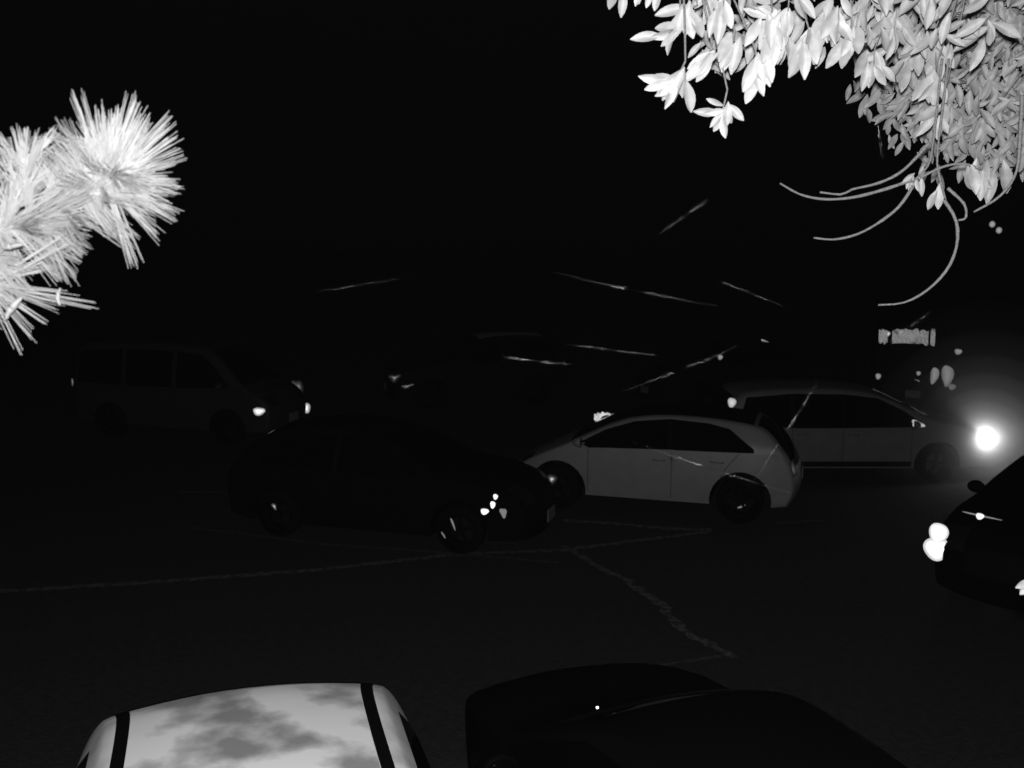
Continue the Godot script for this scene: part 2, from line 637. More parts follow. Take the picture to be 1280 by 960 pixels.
# ----------------------------------------------------------------
func _ready() -> void:
	rng.seed = 20261009
	materials()
	# camera on the wall of the house, looking down over the car park
	var cam := Camera3D.new()
	cam.name = "camera"
	cam.position = EYE
	cam.rotation.x = -atan(177.0 / 1250.0)
	cam.fov = rad_to_deg(2.0 * atan(480.0 / 1250.0))
	var lens := CameraAttributesPhysical.new()
	lens.frustum_focal_length = 12.0 / (480.0 / 1250.0)
	lens.frustum_focus_distance = 4.2
	lens.exposure_aperture = 5.0
	lens.frustum_near = 0.05
	lens.frustum_far = 600.0
	cam.attributes = lens
	cam.near = 0.05
	cam.far = 600.0
	add_child(cam)
	cam.current = true
	# night sky
	var env := Environment.new()
	env.background_mode = Environment.BG_SKY
	var sky := Sky.new()
	var sm := ProceduralSkyMaterial.new()
	sm.sky_top_color = Color(0.007, 0.007, 0.007)
	sm.sky_horizon_color = Color(0.003, 0.003, 0.003)
	sm.ground_bottom_color = Color(0.002, 0.002, 0.002)
	sm.ground_horizon_color = Color(0.002, 0.002, 0.002)
	sky.sky_material = sm
	env.sky = sky
	env.background_energy_multiplier = 1.0
	env.tonemap_mode = Environment.TONE_MAPPER_LINEAR
	env.tonemap_exposure = 1.0
	env.sdfgi_enabled = true
	env.ssao_enabled = true
	env.ssil_enabled = true
	# a breath of night haze: the lamp's own light comes back from it over the whole picture
	env.fog_enabled = true
	env.fog_density = 0.000023
	env.fog_light_color = Color(1, 1, 1)
	env.volumetric_fog_enabled = true
	env.volumetric_fog_density = 0.0
	var we := WorldEnvironment.new()
	we.name = "world"
	we.environment = env
	add_child(we)
	# the moon, behind thin cloud
	var moon := DirectionalLight3D.new()
	moon.name = "moon"
	moon.light_energy = 0.0015
	moon.light_angular_distance = 4.0
	moon.rotation_degrees = Vector3(-55, 150, 0)
	moon.shadow_enabled = true
	add_child(moon)
	# the infrared lamp of the surveillance camera, just above its lens: what lights the whole picture
	var lampt := thing("infrared_lamp", "small black infrared floodlight mounted just above the surveillance camera", "lamp", EYE + Vector3(0, 0.07, 0.0))
	lampt.rotation.x = cam.rotation.x
	var hb := mb()
	lathe_z(hb, [Vector2(0.001, 0.09), Vector2(0.032, 0.09), Vector2(0.036, 0.085), Vector2(0.036, 0.012), Vector2(0.03, 0.01), Vector2(0.03, 0.016)], 24)
	part(lampt, "housing", commit(hb, false), M.lamp_housing)
	var lb := mb()
	lathe_z(lb, [Vector2(0.001, 0.012), Vector2(0.02, 0.013), Vector2(0.029, 0.017), Vector2(0.029, 0.03)], 24)
	part(lampt, "lens", commit(lb), M.infrared_lens)
	var ir := SpotLight3D.new()
	ir.name = "beam"
	ir.light_energy = 24.0
	ir.spot_range = 120.0
	ir.spot_angle = 70.0
	ir.spot_angle_attenuation = 0.6
	ir.spot_attenuation = 2.0
	ir.light_size = 0.025
	ir.shadow_enabled = true
	ir.position = Vector3(0, 0, 0.0)
	lampt.add_child(ir)

	setting()
	cars()
	pine()
	broadleaf()
	silk()

func setting() -> void:
	var b := mb()
	var rows := []
	for z in [8.0, -8.0, -24.0, -60.0, -160.0, -400.0]:
		rows.append(PackedVector3Array([Vector3(-300, 0, z), Vector3(-30, 0, z), Vector3(0, 0, z), Vector3(30, 0, z), Vector3(300, 0, z)]))
	grid(b, rows, Vector3(0, -500, -100))
	structure("car_park_ground", commit(b), M.asphalt)
	var lines := [
		[[Vector2(-9, -10.0), Vector2(-5.84, -10.97), Vector2(-4.14, -11.32), Vector2(-2.34, -11.75), Vector2(-0.82, -12.32), Vector2(0.00, -12.45), Vector2(0.62, -12.52), Vector2(1.49, -12.87), Vector2(2.76, -13.39)], 0.11, 0.015, 0.004, "paint_line"],
		[[Vector2(-4.47, -13.55), Vector2(-2.54, -12.80), Vector2(-0.82, -12.39), Vector2(0.60, -12.00)], 0.08, 0.015, 0.003, "paint_line_faint"],
		[[Vector2(0.63, -12.66), Vector2(0.95, -12.06), Vector2(1.16, -11.67), Vector2(1.47, -11.02), Vector2(1.67, -10.41), Vector2(1.72, -10.04), Vector2(1.85, -9.62), Vector2(2.1, -9.1)], 0.1, 0.03, 0.02, "paint_line"],
		[[Vector2(0.74, -13.87), Vector2(1.36, -13.75), Vector2(2.11, -13.47), Vector2(2.76, -13.39)], 0.14, 0.02, 0.004, "paint_line"],
		[[Vector2(-5.29, -15.53), Vector2(-4.31, -15.43)], 0.1, 0.015, 0.004, "paint_line_faint"],
		[[Vector2(3.73, -13.71), Vector2(4.46, -13.87)], 0.12, 0.015, 0.004, "paint_line_faint"],
		[[Vector2(0.56, -8.65), Vector2(1.19, -8.85), Vector2(2.04, -9.14)], 0.05, 0.015, 0.004, "paint_line_faint"]]
	for k in lines.size():
		var l = lines[k]
		structure("painted_parking_line", ribbon(l[0], l[1], 0.004 * (k + 1), l[2], l[3]), M[l[4]])

func cars() -> void:
	# the pale hatchback in the middle
	var hatch := {"paint": "white_car_paint", "W": 0.85, "roofW": 0.6, "belt": 1.02, "axles": [1.32, -1.33], "wr": 0.33, "gap": 0.1, "sill": 0.27, "r": 0.035, "crown": 0.015,
		"outline": [Vector2(-1.96, 0.28), Vector2(-2.04, 0.42), Vector2(-2.06, 0.6), Vector2(-2.02, 0.8), Vector2(-1.96, 0.95), Vector2(-1.84, 1.12), Vector2(-1.66, 1.32), Vector2(-1.5, 1.39), Vector2(-1.0, 1.45), Vector2(-0.4, 1.475), Vector2(0.1, 1.45), Vector2(0.5, 1.35), Vector2(0.98, 1.12), Vector2(1.18, 1.02), Vector2(1.5, 0.88), Vector2(1.8, 0.73), Vector2(1.98, 0.6), Vector2(2.04, 0.45), Vector2(1.98, 0.25)],
		"glass": [[Vector2(1.0, 1.05), Vector2(0.62, 1.25), Vector2(0.2, 1.38), Vector2(-0.3, 1.43), Vector2(-0.36, 1.02), Vector2(0.68, 0.99), Vector2(0.85, 0.98)], [Vector2(-0.3, 1.43), Vector2(-0.85, 1.4), Vector2(-1.15, 1.34), Vector2(-1.5, 1.09), Vector2(-1.5, 1.04), Vector2(-0.36, 1.02)]],
		"pillars": [[Vector2(-0.34, 1.03), Vector2(-0.3, 1.42), 0.07]],
		"gaps": [[Vector2(-0.36, 0.32), Vector2(-0.36, 1.0), 0], [Vector2(0.86, 0.34), Vector2(0.86, 0.96), 0], [Vector2(-1.12, 0.8), Vector2(-1.3, 1.02), 0], [Vector2(-0.9, 0.32), Vector2(-1.12, 0.8), 0]],
		"handles": [Vector2(-0.18, 0.86), Vector2(-1.0, 0.88)],
		"screen": [Vector2(0.2, 1.46), Vector2(1.12, 1.07)], "back": [Vector2(-1.52, 1.4), Vector2(-2.02, 0.8)], "head": [Vector2(1.75, 0.82), Vector2(1.97, 0.64)], "tail": [Vector2(-1.98, 0.92), Vector2(-2.05, 0.68)],
		"plate_rear": Vector2(-2.06, 0.62), "plate_front": Vector2(2.03, 0.48), "mirror": Vector2(0.98, 1.03)}
	var white := car("hatchback", "pale hatchback in the middle seen from its side, dark windows and arched roof", "car", Vector3(2.18, 0, -14.9), 163, hatch)
	part(white, "black_roof", strip_patch(hatch, Vector2(-1.5, 1.39), Vector2(0.24, 1.43), -0.95, 0.95, 0.004), M.black_paint)
	crumpled(white, "mirror_glint", Vector3(1.0, 1.12, 1.0), 0.17, 0.07, M.soft_reflector)
	reflector(white, "reflector", Vector3(1.02, 1.02, 0.96), 0.035, 0.05, "reflector", 0.3, 0.2)
	reflector(white, "reflector", Vector3(-1.93, 0.93, -0.66), 0.035, 0.04)
	reflector(white, "reflector", Vector3(-1.35, 0.25, -0.78), 0.06, 0.015, "faint_reflector", 0.4)

	# the grey wagon behind it, with the headlamp that dazzles
	var wagon := {"paint": "grey_car_paint", "W": 0.86, "roofW": 0.66, "belt": 0.94, "axles": [1.3, -1.4], "wr": 0.32, "sill": 0.26, "r": 0.06,
		"outline": [Vector2(-2.14, 0.3), Vector2(-2.22, 0.5), Vector2(-2.22, 0.75), Vector2(-2.18, 1.0), Vector2(-2.1, 1.25), Vector2(-2.0, 1.45), Vector2(-1.8, 1.52), Vector2(-1.0, 1.56), Vector2(-0.2, 1.55), Vector2(0.3, 1.48), Vector2(0.8, 1.26), Vector2(1.2, 1.05), Vector2(1.6, 0.98), Vector2(1.98, 0.88), Vector2(2.16, 0.72), Vector2(2.2, 0.5), Vector2(2.14, 0.26)],
		"glass": [[Vector2(1.0, 1.02), Vector2(0.72, 1.21), Vector2(0.3, 1.41), Vector2(-0.25, 1.47), Vector2(-0.28, 0.93), Vector2(0.9, 0.95)], [Vector2(-0.25, 1.47), Vector2(-1.1, 1.48), Vector2(-1.12, 0.93), Vector2(-0.28, 0.93)], [Vector2(-1.1, 1.48), Vector2(-1.85, 1.42), Vector2(-2.0, 1.0), Vector2(-1.12, 0.93)]],
		"pillars": [[Vector2(-0.27, 0.94), Vector2(-0.25, 1.46), 0.08], [Vector2(-1.12, 0.94), Vector2(-1.1, 1.47), 0.08]],
		"gaps": [[Vector2(-0.28, 0.32), Vector2(-0.28, 0.92), 0], [Vector2(0.85, 0.36), Vector2(0.85, 0.92), 0], [Vector2(-1.1, 0.66), Vector2(-1.12, 0.92), 0]],
		"strips": [[Vector2(0.86, 0.33), Vector2(-0.95, 0.33), 0.09]], "handles": [Vector2(-0.1, 0.82), Vector2(-0.95, 0.82)],
		"screen": [Vector2(0.35, 1.46), Vector2(1.2, 1.06)], "back": [Vector2(-2.04, 1.4), Vector2(-2.18, 1.0)], "head": [Vector2(1.9, 0.9), Vector2(2.18, 0.66)], "tail": [Vector2(-2.06, 1.4), Vector2(-2.21, 0.85)],
		"plate_front": Vector2(2.19, 0.45), "plate_rear": Vector2(-2.22, 0.7), "mirror": Vector2(0.86, 0.96)}
	var grey_ := car("wagon", "grey wagon at the right with one dazzling headlamp, partly hidden by the hatchback", "car", Vector3(5.72, 0, -17.0), 0, wagon)
	reflector(grey_, "reflector", Vector3(-2.1, 1.34, 0.74), 0.07, 0.08, "soft_reflector")
	reflector(grey_, "reflector", Vector3(0.86, 1.03, 1.03), 0.1, 0.055, "soft_reflector", -0.3, 0.2)
	var bulb := SphereMesh.new()
	bulb.radius = 0.1
	bulb.height = 0.2
	bulb.radial_segments = 24
	bulb.rings = 12
	var lamp := part(grey_, "lit_headlamp", bulb, M.lit_lens, Transform3D(Basis.IDENTITY, Vector3(2.1, 0.73, 0.72)))
	lamp.set_meta("label", "dazzling lit headlamp")
	var om := OmniLight3D.new()
	om.name = "headlamp_glow"
	om.light_energy = 2.4
	om.omni_range = 40.0
	om.omni_attenuation = 2.0
	om.light_size = 0.05
	om.shadow_enabled = true
	om.position = Vector3(2.1, 0.73, 0.72)
	grey_.add_child(om)
	for q in [[0.2, 1.5], [0.27, 1.2], [0.36, 0.8], [0.48, 0.5], [0.64, 0.35], [0.84, 0.28], [1.1, 0.2], [1.4, 0.1], [1.8, 0.04], [2.3, 0.014]]:
		var fog := FogVolume.new()
		fog.name = numbered("mist", self)
		fog.shape = RenderingServer.FOG_VOLUME_SHAPE_ELLIPSOID
		fog.size = Vector3.ONE * 2.0 * q[0]
		var fm := FogMaterial.new()
		fm.density = q[1]
		fm.albedo = Color(0.95, 0.95, 0.95)
		fog.material = fm
		fog.position = Vector3(7.82, 0.73, -16.28)
		fog.set_meta("kind", "stuff")
		add_child(fog)

	# the black car in front of the hatchback
	var black := {"paint": "black_paint", "belt": 0.94, "roofW": 0.58, "axles": [1.31, -1.31], "wr": 0.32, "sill": 0.22,
		"outline": [Vector2(-2.08, 0.28), Vector2(-2.14, 0.5), Vector2(-2.12, 0.8), Vector2(-2.0, 1.0), Vector2(-1.75, 1.22), Vector2(-1.4, 1.42), Vector2(-0.9, 1.5), Vector2(-0.3, 1.51), Vector2(0.15, 1.43), Vector2(0.7, 1.16), Vector2(1.0, 1.02), Vector2(1.5, 0.95), Vector2(1.95, 0.84), Vector2(2.15, 0.68), Vector2(2.2, 0.45), Vector2(2.12, 0.22)],
		"glass": [[Vector2(0.85, 1.0), Vector2(0.55, 1.17), Vector2(0.1, 1.37), Vector2(-0.4, 1.43), Vector2(-0.42, 0.96)], [Vector2(-0.4, 1.43), Vector2(-0.9, 1.41), Vector2(-1.3, 1.34), Vector2(-1.6, 1.02), Vector2(-0.42, 0.96)]],
		"pillars": [[Vector2(-0.42, 0.97), Vector2(-0.4, 1.42), 0.07]],
		"screen": [Vector2(0.2, 1.4), Vector2(0.98, 1.04)], "back": [Vector2(-1.45, 1.4), Vector2(-2.0, 1.0)], "head": [Vector2(1.88, 0.86), Vector2(2.17, 0.64)], "tail": [Vector2(-2.04, 0.96), Vector2(-2.13, 0.74)], "grille": [Vector2(2.12, 0.72), Vector2(2.19, 0.5)],
		"plate_front": Vector2(2.2, 0.45), "mirror": Vector2(0.62, 0.97), "gaps": [[Vector2(-0.42, 0.3), Vector2(-0.42, 0.94), 0], [Vector2(0.72, 0.34), Vector2(0.72, 0.94), 0]], "handles": [Vector2(-0.25, 0.84), Vector2(-1.05, 0.85)]}
	var bl := car("black_car", "black car facing right in front of the pale hatchback, headlight and wheel glinting", "car", Vector3(-1.68, 0, -13.5), -17.5, black.duplicate())
	reflector(bl, "reflector", Vector3(1.8, 0.8, 0.81), 0.03, 0.035)
	reflector(bl, "reflector", Vector3(1.77, 0.7, 0.83), 0.033, 0.045)
	reflector(bl, "reflector", Vector3(1.67, 0.61, 0.85), 0.05, 0.04)
	reflector(bl, "reflector", Vector3(1.9, 0.6, 0.8), 0.04, 0.06, "faint_reflector", 0.3, 0.2)
	reflector(bl, "reflector", Vector3(1.24, 0.41, 0.84), 0.012, 0.085, "faint_reflector", 0.35, 0.1)
	reflector(bl, "reflector", Vector3(1.1, 0.25, 0.82), 0.012, 0.05, "faint_reflector", 0.5, 0.1)
	reflector(bl, "reflector", Vector3(-1.33, 0.43, 0.84), 0.03, 0.05, "lamp_glass", 0.5, 0.1)
	reflector(bl, "reflector", Vector3(2.16, 0.74, -0.55), 0.07, 0.07, "lamp_glass")

	# the black car at the right, nose towards the camera
	var right := black.duplicate(true)
	right.erase("plate_front")
	var rc := car("black_car", "black car at the right edge, nose towards the camera, with white stacked round headlight", "car", Vector3(6.72, 0, -11.5), 221, right)
	reflector(rc, "reflector", Vector3(2.16, 0.81, 0.66), 0.1, 0.11, "reflector", 0.0, 0.05)
	reflector(rc, "reflector", Vector3(2.19, 0.64, 0.66), 0.13, 0.13, "reflector", 0.4, 0.06)
	reflector(rc, "reflector", Vector3(1.95, 1.03, 0.32), 0.04, 0.035, "reflector")
	reflector(rc, "reflector", Vector3(1.92, 1.03, 0.32), 0.2, 0.009, "faint_reflector", -0.12)

	# nearest row: the white van under the camera and the black car beside it
	var kei := {"paint": "van_side_paint", "W": 0.86, "roofW": 0.585, "belt": 1.15, "lean": 2.2, "axles": [1.1, -1.15], "wr": 0.28, "sill": 0.25, "r": 0.03, "crown": 0.035, "bow": 0.05, "nose_in": 0.1, "tail_in": 0.06,
		"outline": [Vector2(-1.66, 0.3), Vector2(-1.7, 0.5), Vector2(-1.68, 1.1), Vector2(-1.62, 1.55), Vector2(-1.54, 1.8), Vector2(-1.38, 1.85), Vector2(-0.5, 1.87), Vector2(0.5, 1.86), Vector2(0.92, 1.83), Vector2(1.1, 1.7), Vector2(1.42, 1.15), Vector2(1.62, 0.95), Vector2(1.7, 0.7), Vector2(1.7, 0.45), Vector2(1.64, 0.25)],
		"glass": [[Vector2(1.05, 1.12), Vector2(0.86, 1.5), Vector2(0.7, 1.77), Vector2(0.12, 1.79), Vector2(0.1, 1.08)], [Vector2(0.02, 1.79), Vector2(-0.72, 1.79), Vector2(-0.74, 1.08), Vector2(0.0, 1.08)], [Vector2(-0.82, 1.76), Vector2(-1.4, 1.72), Vector2(-1.5, 1.1), Vector2(-0.84, 1.08)]],
		"gaps": [[Vector2(0.06, 0.32), Vector2(0.06, 1.8), 0], [Vector2(-0.78, 0.32), Vector2(-0.78, 1.8), 0]],
		"screen": [Vector2(0.98, 1.8), Vector2(1.42, 1.15)], "back": [Vector2(-1.58, 1.7), Vector2(-1.68, 1.15)], "head": [Vector2(1.6, 0.96), Vector2(1.7, 0.7)], "tail": [Vector2(-1.66, 1.1), Vector2(-1.7, 0.75)],
		"plate_rear": Vector2(-1.7, 0.6), "mirror": Vector2(0.98, 1.12), "handles": [Vector2(0.22, 0.98), Vector2(-0.62, 0.98)]}
	var kv := car("white_van", "white boxy van below the camera with a dirt-stained roof and black gutters", "van", Vector3(-0.99, 0, -3.58), 106, kei)
	part(kv, "roof_panel", strip_patch(kei, Vector2(-1.35, 1.85), Vector2(0.93, 1.83), -0.88, 0.88, 0.006, 14), M.dirty_roof_paint)
	for side in [-1, 1]:
		part(kv, "roof_gutter", strip_patch(kei, Vector2(-1.4, 1.85), Vector2(0.95, 1.82), side * 0.885, side * 0.985, 0.004, 3), M.underbody)

	var near_black := black.duplicate(true)
	var nb := car("black_car", "black car in the nearest row to the right of the stained white van", "car", Vector3(1.05, 0, -5.05), 110, near_black)
	reflector(nb, "reflector", Vector3(0.2, 1.49, -0.56), 0.007, 0.007)

	# far row
	var van := {"paint": "silver_paint", "grille_finish": "silver_paint", "W": 0.85, "roofW": 0.74, "belt": 1.1, "axles": [1.4, -1.35], "wr": 0.33, "sill": 0.28, "bow": 0.06, "nose_in": 0.12,
		"outline": [Vector2(-2.26, 0.32), Vector2(-2.3, 0.6), Vector2(-2.28, 1.2), Vector2(-2.2, 1.75), Vector2(-2.05, 1.92), Vector2(-1.0, 1.97), Vector2(0.4, 1.96), Vector2(1.0, 1.88), Vector2(1.4, 1.5), Vector2(1.72, 1.15), Vector2(2.1, 1.02), Vector2(2.28, 0.8), Vector2(2.32, 0.5), Vector2(2.24, 0.28)],
		"glass": [[Vector2(1.5, 1.14), Vector2(1.2, 1.5), Vector2(0.9, 1.76), Vector2(0.3, 1.82), Vector2(0.28, 1.1)], [Vector2(0.2, 1.82), Vector2(-0.9, 1.83), Vector2(-0.92, 1.1), Vector2(0.18, 1.1)], [Vector2(-1.0, 1.83), Vector2(-2.05, 1.76), Vector2(-2.15, 1.12), Vector2(-1.02, 1.1)]],
		"gaps": [[Vector2(0.24, 0.34), Vector2(0.24, 1.88), 0], [Vector2(-0.96, 0.4), Vector2(-0.96, 1.88), 0]],
		"screen": [Vector2(1.05, 1.85), Vector2(1.74, 1.14)], "back": [Vector2(-2.22, 1.7), Vector2(-2.28, 1.15)], "head": [Vector2(2.0, 1.06), Vector2(2.28, 0.78)], "tail": [Vector2(-2.26, 1.4), Vector2(-2.3, 0.9)], "grille": [Vector2(2.12, 1.0), Vector2(2.32, 0.55)],
		"plate_front": Vector2(2.32, 0.5), "mirror": Vector2(1.36, 1.14), "handles": [Vector2(0.4, 1.0), Vector2(-0.8, 1.0)]}
	var lv := car("minivan", "dim grey minivan far at the left, its two headlights shining back", "van", Vector3(-6.66, 0, -20.5), -18, van.duplicate(true))
	reflector(lv, "reflector", Vector3(2.14, 0.72, 0.84), 0.11, 0.08, "reflector")
	reflector(lv, "reflector", Vector3(2.3, 0.56, -0.66), 0.1, 0.11, "reflector", 0.5)
	reflector(lv, "reflector", Vector3(2.1, 0.95, -0.74), 0.1, 0.2, "lamp_glass", 0.4, 0.2)
	reflector(lv, "reflector", Vector3(-2.26, 1.1, 0.82), 0.03, 0.08, "lamp_glass")

	var suv := {"paint": "dark_paint", "belt": 1.08, "roofW": 0.64, "axles": [1.3, -1.3], "wr": 0.35, "sill": 0.3,
		"outline": [Vector2(-2.1, 0.34), Vector2(-2.16, 0.6), Vector2(-2.12, 1.0), Vector2(-1.98, 1.45), Vector2(-1.78, 1.63), Vector2(-1.2, 1.69), Vector2(-0.4, 1.7), Vector2(0.1, 1.62), Vector2(0.5, 1.36), Vector2(0.85, 1.14), Vector2(1.5, 1.06), Vector2(1.95, 0.98), Vector2(2.12, 0.82), Vector2(2.18, 0.5), Vector2(2.1, 0.3)],
		"glass": [[Vector2(0.72, 1.14), Vector2(0.42, 1.34), Vector2(0.05, 1.55), Vector2(-0.4, 1.61), Vector2(-0.42, 1.07)], [Vector2(-0.5, 1.61), Vector2(-1.25, 1.6), Vector2(-1.7, 1.52), Vector2(-1.86, 1.12), Vector2(-0.52, 1.07)]],
		"screen": [Vector2(0.15, 1.6), Vector2(0.84, 1.15)], "back": [Vector2(-1.9, 1.52), Vector2(-2.1, 1.08)], "head": [Vector2(1.9, 1.0), Vector2(2.13, 0.8)], "tail": [Vector2(-2.1, 1.06), Vector2(-2.16, 0.74)], "grille": [Vector2(2.1, 0.86), Vector2(2.16, 0.6)],
		"mirror": Vector2(0.5, 1.1), "handles": [Vector2(-0.25, 0.96), Vector2(-1.1, 0.97)], "plate_front": Vector2(2.17, 0.52)}
	var sv := car("suv", "dark high-roofed car far behind the black car, roof edge faintly lit", "car", Vector3(-0.9, 0, -24.6), 197, suv.duplicate(true))
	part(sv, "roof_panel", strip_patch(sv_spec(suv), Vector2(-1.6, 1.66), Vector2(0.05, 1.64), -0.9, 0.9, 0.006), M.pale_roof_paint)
	reflector(sv, "reflector", Vector3(2.16, 0.8, -0.7), 0.14, 0.1, "lamp_glass", 0.2, 0.2)
	reflector(sv, "reflector", Vector3(1.9, 0.62, -0.92), 0.14, 0.05, "lamp_glass", 0.2, 0.2)

	var dk := black.duplicate(true)
	dk.paint = "dark_paint"
	var dc := car("sedan", "dark car far behind the pale hatchback with a few tiny glints", "car", Vector3(5.3, 0, -25.0), 205, dk)
	reflector(dc, "reflector", Vector3(0.75, 1.22, -0.9), 0.06, 0.06, "soft_reflector")
	reflector(dc, "reflector", Vector3(-0.9, 1.5, -0.5), 0.1, 0.03, "soft_reflector", -0.4)

	var mv := van.duplicate(true)
	mv.paint = "dark_paint"
	mv.grille_finish = "black_plastic"
	var m := car("minivan", "dark minivan far at the right with a silver sunshade across its windscreen", "van", Vector3(9.95, 0, -25.0), 252, mv)
	for q in [[-0.06, 0.4, 0.19], [-0.66, 0.1, 0.17], [0.44, 0.05, 0.2]]:
		crumpled(m, "sunshade", Vector3(1.42, 1.72, -q[0]), q[1], q[2], M.sunshade_foil)
	reflector(m, "reflector", Vector3(1.3, 1.78, 0.55), 0.05, 0.06, "reflector")
	reflector(m, "reflector", Vector3(2.26, 0.94, -0.72), 0.13, 0.24, "soft_reflector", 0.0, 0.1)
	reflector(m, "reflector", Vector3(2.34, 0.94, -0.44), 0.09, 0.19, "soft_reflector", -0.15, 0.1)
	reflector(m, "reflector", Vector3(2.36, 0.98, -0.1), 0.05, 0.05, "soft_reflector")
	reflector(m, "reflector", Vector3(2.36, 0.76, -0.06), 0.08, 0.08, "soft_reflector")
	reflector(m, "reflector", Vector3(2.24, 0.86, 0.76), 0.06, 0.07, "soft_reflector")
	reflector(m, "reflector", Vector3(2.2, 0.68, -0.84), 0.08, 0.07, "soft_reflector")
	reflector(m, "reflector", Vector3(1.5, 1.42, -1.0), 0.08, 0.07, "soft_reflector")

func sv_spec(s: Dictionary) -> Dictionary:
	for k in [["W", 0.85], ["roofW", 0.6], ["belt", 0.95], ["r", 0.07], ["crown", 0.03], ["bow", 0.08], ["nose_in", 0.17], ["tail_in", 0.1], ["wr", 0.31], ["gap", 0.07], ["sill", 0.24]]:
		if not s.has(k[0]):
			s[k[0]] = k[1]
	outline(s)
	return s

func pine() -> void:
	rng.seed = 77
	var o := thing("pine_tree", "pine tree at the left, its long bristly needles shining white", "tree", Vector3(-2.3, 0, -1.9))
	var at := o.position
	var b := mb()
	tube(b, spline([Vector3(0, -0.1, 0), Vector3(0.04, 1.5, 0.02), Vector3(-0.05, 3.2, 0), Vector3(0.02, 5.2, -0.05), Vector3(0.0, 6.6, 0)], 18), 0.13, 0.04, 10, 0.06)
	part(o, "trunk", commit(b), M.bark)
	var shoots := [
		[[Vector3(-2.28, 3.72, -1.9), Vector3(-1.6, 3.72, -1.7), Vector3(-1.1, 3.86, -1.58), Vector3(-0.873, 3.941, -1.574), Vector3(-0.813, 3.969, -1.606), Vector3(-0.749, 3.997, -1.636), Vector3(-0.698, 4.024, -1.658), Vector3(-0.656, 4.066, -1.672)], 0.009, 190, 0.108, 12, 95, 0.58],
		[[Vector3(-0.84, 3.955, -1.59), Vector3(-0.786, 4.007, -1.618), Vector3(-0.776, 4.052, -1.621), Vector3(-0.775, 4.075, -1.619)], 0.004, 18, 0.085, 10, 60, 0.5],
		[[Vector3(-1.3, 3.78, -1.6), Vector3(-1.0, 3.86, -1.55), Vector3(-0.866, 3.892, -1.577), Vector3(-0.827, 3.888, -1.598)], 0.006, 30, 0.11, 5, 75, 0.6],
		[[Vector3(-1.3, 3.74, -1.6), Vector3(-1.0, 3.79, -1.56), Vector3(-0.9, 3.785, -1.572)], 0.006, 9, 0.105, 5, 50, 0.6],
		[[Vector3(-0.77, 3.985, -1.62), Vector3(-0.738, 4.003, -1.641), Vector3(-0.726, 4.035, -1.644)], 0.004, 16, 0.09, 15, 50, 0.3]]
	for s in shoots:
		var pts := []
		for p in s[0]:
			pts.append(p - at)
		pts = spline(pts, 16)
		b = mb()
		tube(b, pts, s[1], s[1] * 0.5, 6, 0.1)
		var br := part(o, "shoot", commit(b), M.twig)
		for k in 2:
			var nb := mb()
			needles(nb, pts, int(s[2] * (0.7 if k == 0 else 0.3)), s[3], s[4], s[5], s[6])
			part(br, "needles", commit(nb, false), M.needle if k == 0 else M.needle_pale).set_meta("kind", "stuff")
	# tip bunch that fans out round the end bud
	var tip := []
	for p in [Vector3(-0.69, 4.02, -1.66), Vector3(-0.665, 4.05, -1.67), Vector3(-0.652, 4.068, -1.672)]:
		tip.append(p - at)
	b = mb()
	tube(b, tip, 0.003, 0.002, 6)
	var tb := part(o, "end_bud", commit(b), M.bud)
	var nb2 := mb()
	needles(nb2, tip, 90, 0.1, 0, 105, 0.0, 13, 0.13)
	# the bundles that stick out furthest
	for d in [Vector3(-0.03, 0.127, 0.02), Vector3(-0.018, 0.12, -0.03), Vector3(0.05, 0.127, 0.0), Vector3(0.07, 0.11, 0.03), Vector3(0.115, 0.065, 0.02), Vector3(0.105, 0.04, -0.04), Vector3(0.11, -0.02, 0.03), Vector3(0.1, -0.055, -0.02), Vector3(0.08, -0.085, 0.02), Vector3(0.055, -0.13, 0.03), Vector3(0.09, 0.095, -0.03)]:
		needles(nb2, [tip[1], tip[1] + d * 0.08], 1, d.length() * 1.02, 0, 3, 0.0, 16, 0.09)
	var low: Vector3 = Vector3(-0.832, 3.888, -1.59) - at
	for d in [Vector3(0.15, -0.033, 0.0), Vector3(0.088, -0.065, 0.0), Vector3(0.072, -0.09, 0.01), Vector3(0.125, -0.012, 0.03), Vector3(0.13, 0.07, 0.0), Vector3(0.04, -0.11, 0.0)]:
		needles(nb2, [low, low + d * 0.08], 1, d.length() * 1.02, 0, 3, 0.0, 7, 0.045)
	part(tb, "needles", commit(nb2, false), M.needle_pale).set_meta("kind", "stuff")
	for q in [[Vector3(-0.709, 3.866, -1.565), Vector3(0.001, 0.013, 0), 0.004], [Vector3(-0.768, 3.850, -1.536), Vector3(0.013, 0.016, 0), 0.006], [Vector3(-0.764, 3.944, -1.54), Vector3(0.014, 0.003, 0), 0.005]]:
		b = mb()
		var c: Vector3 = q[0] - at
		for way in [-1.0, 1.0]:
			tube(b, [c, c + q[1] * 0.3 * way, c + q[1] * 0.65 * way + Vector3(0.001, 0, 0), c + q[1] * 0.9 * way + Vector3(0.003, 0, 0), c + q[1] * 1.05 * way + Vector3(0.003, 0, 0)], q[2], q[2] * 0.35, 7, 0.2)
		part(o, "scaly_bud", commit(b), M.bud)

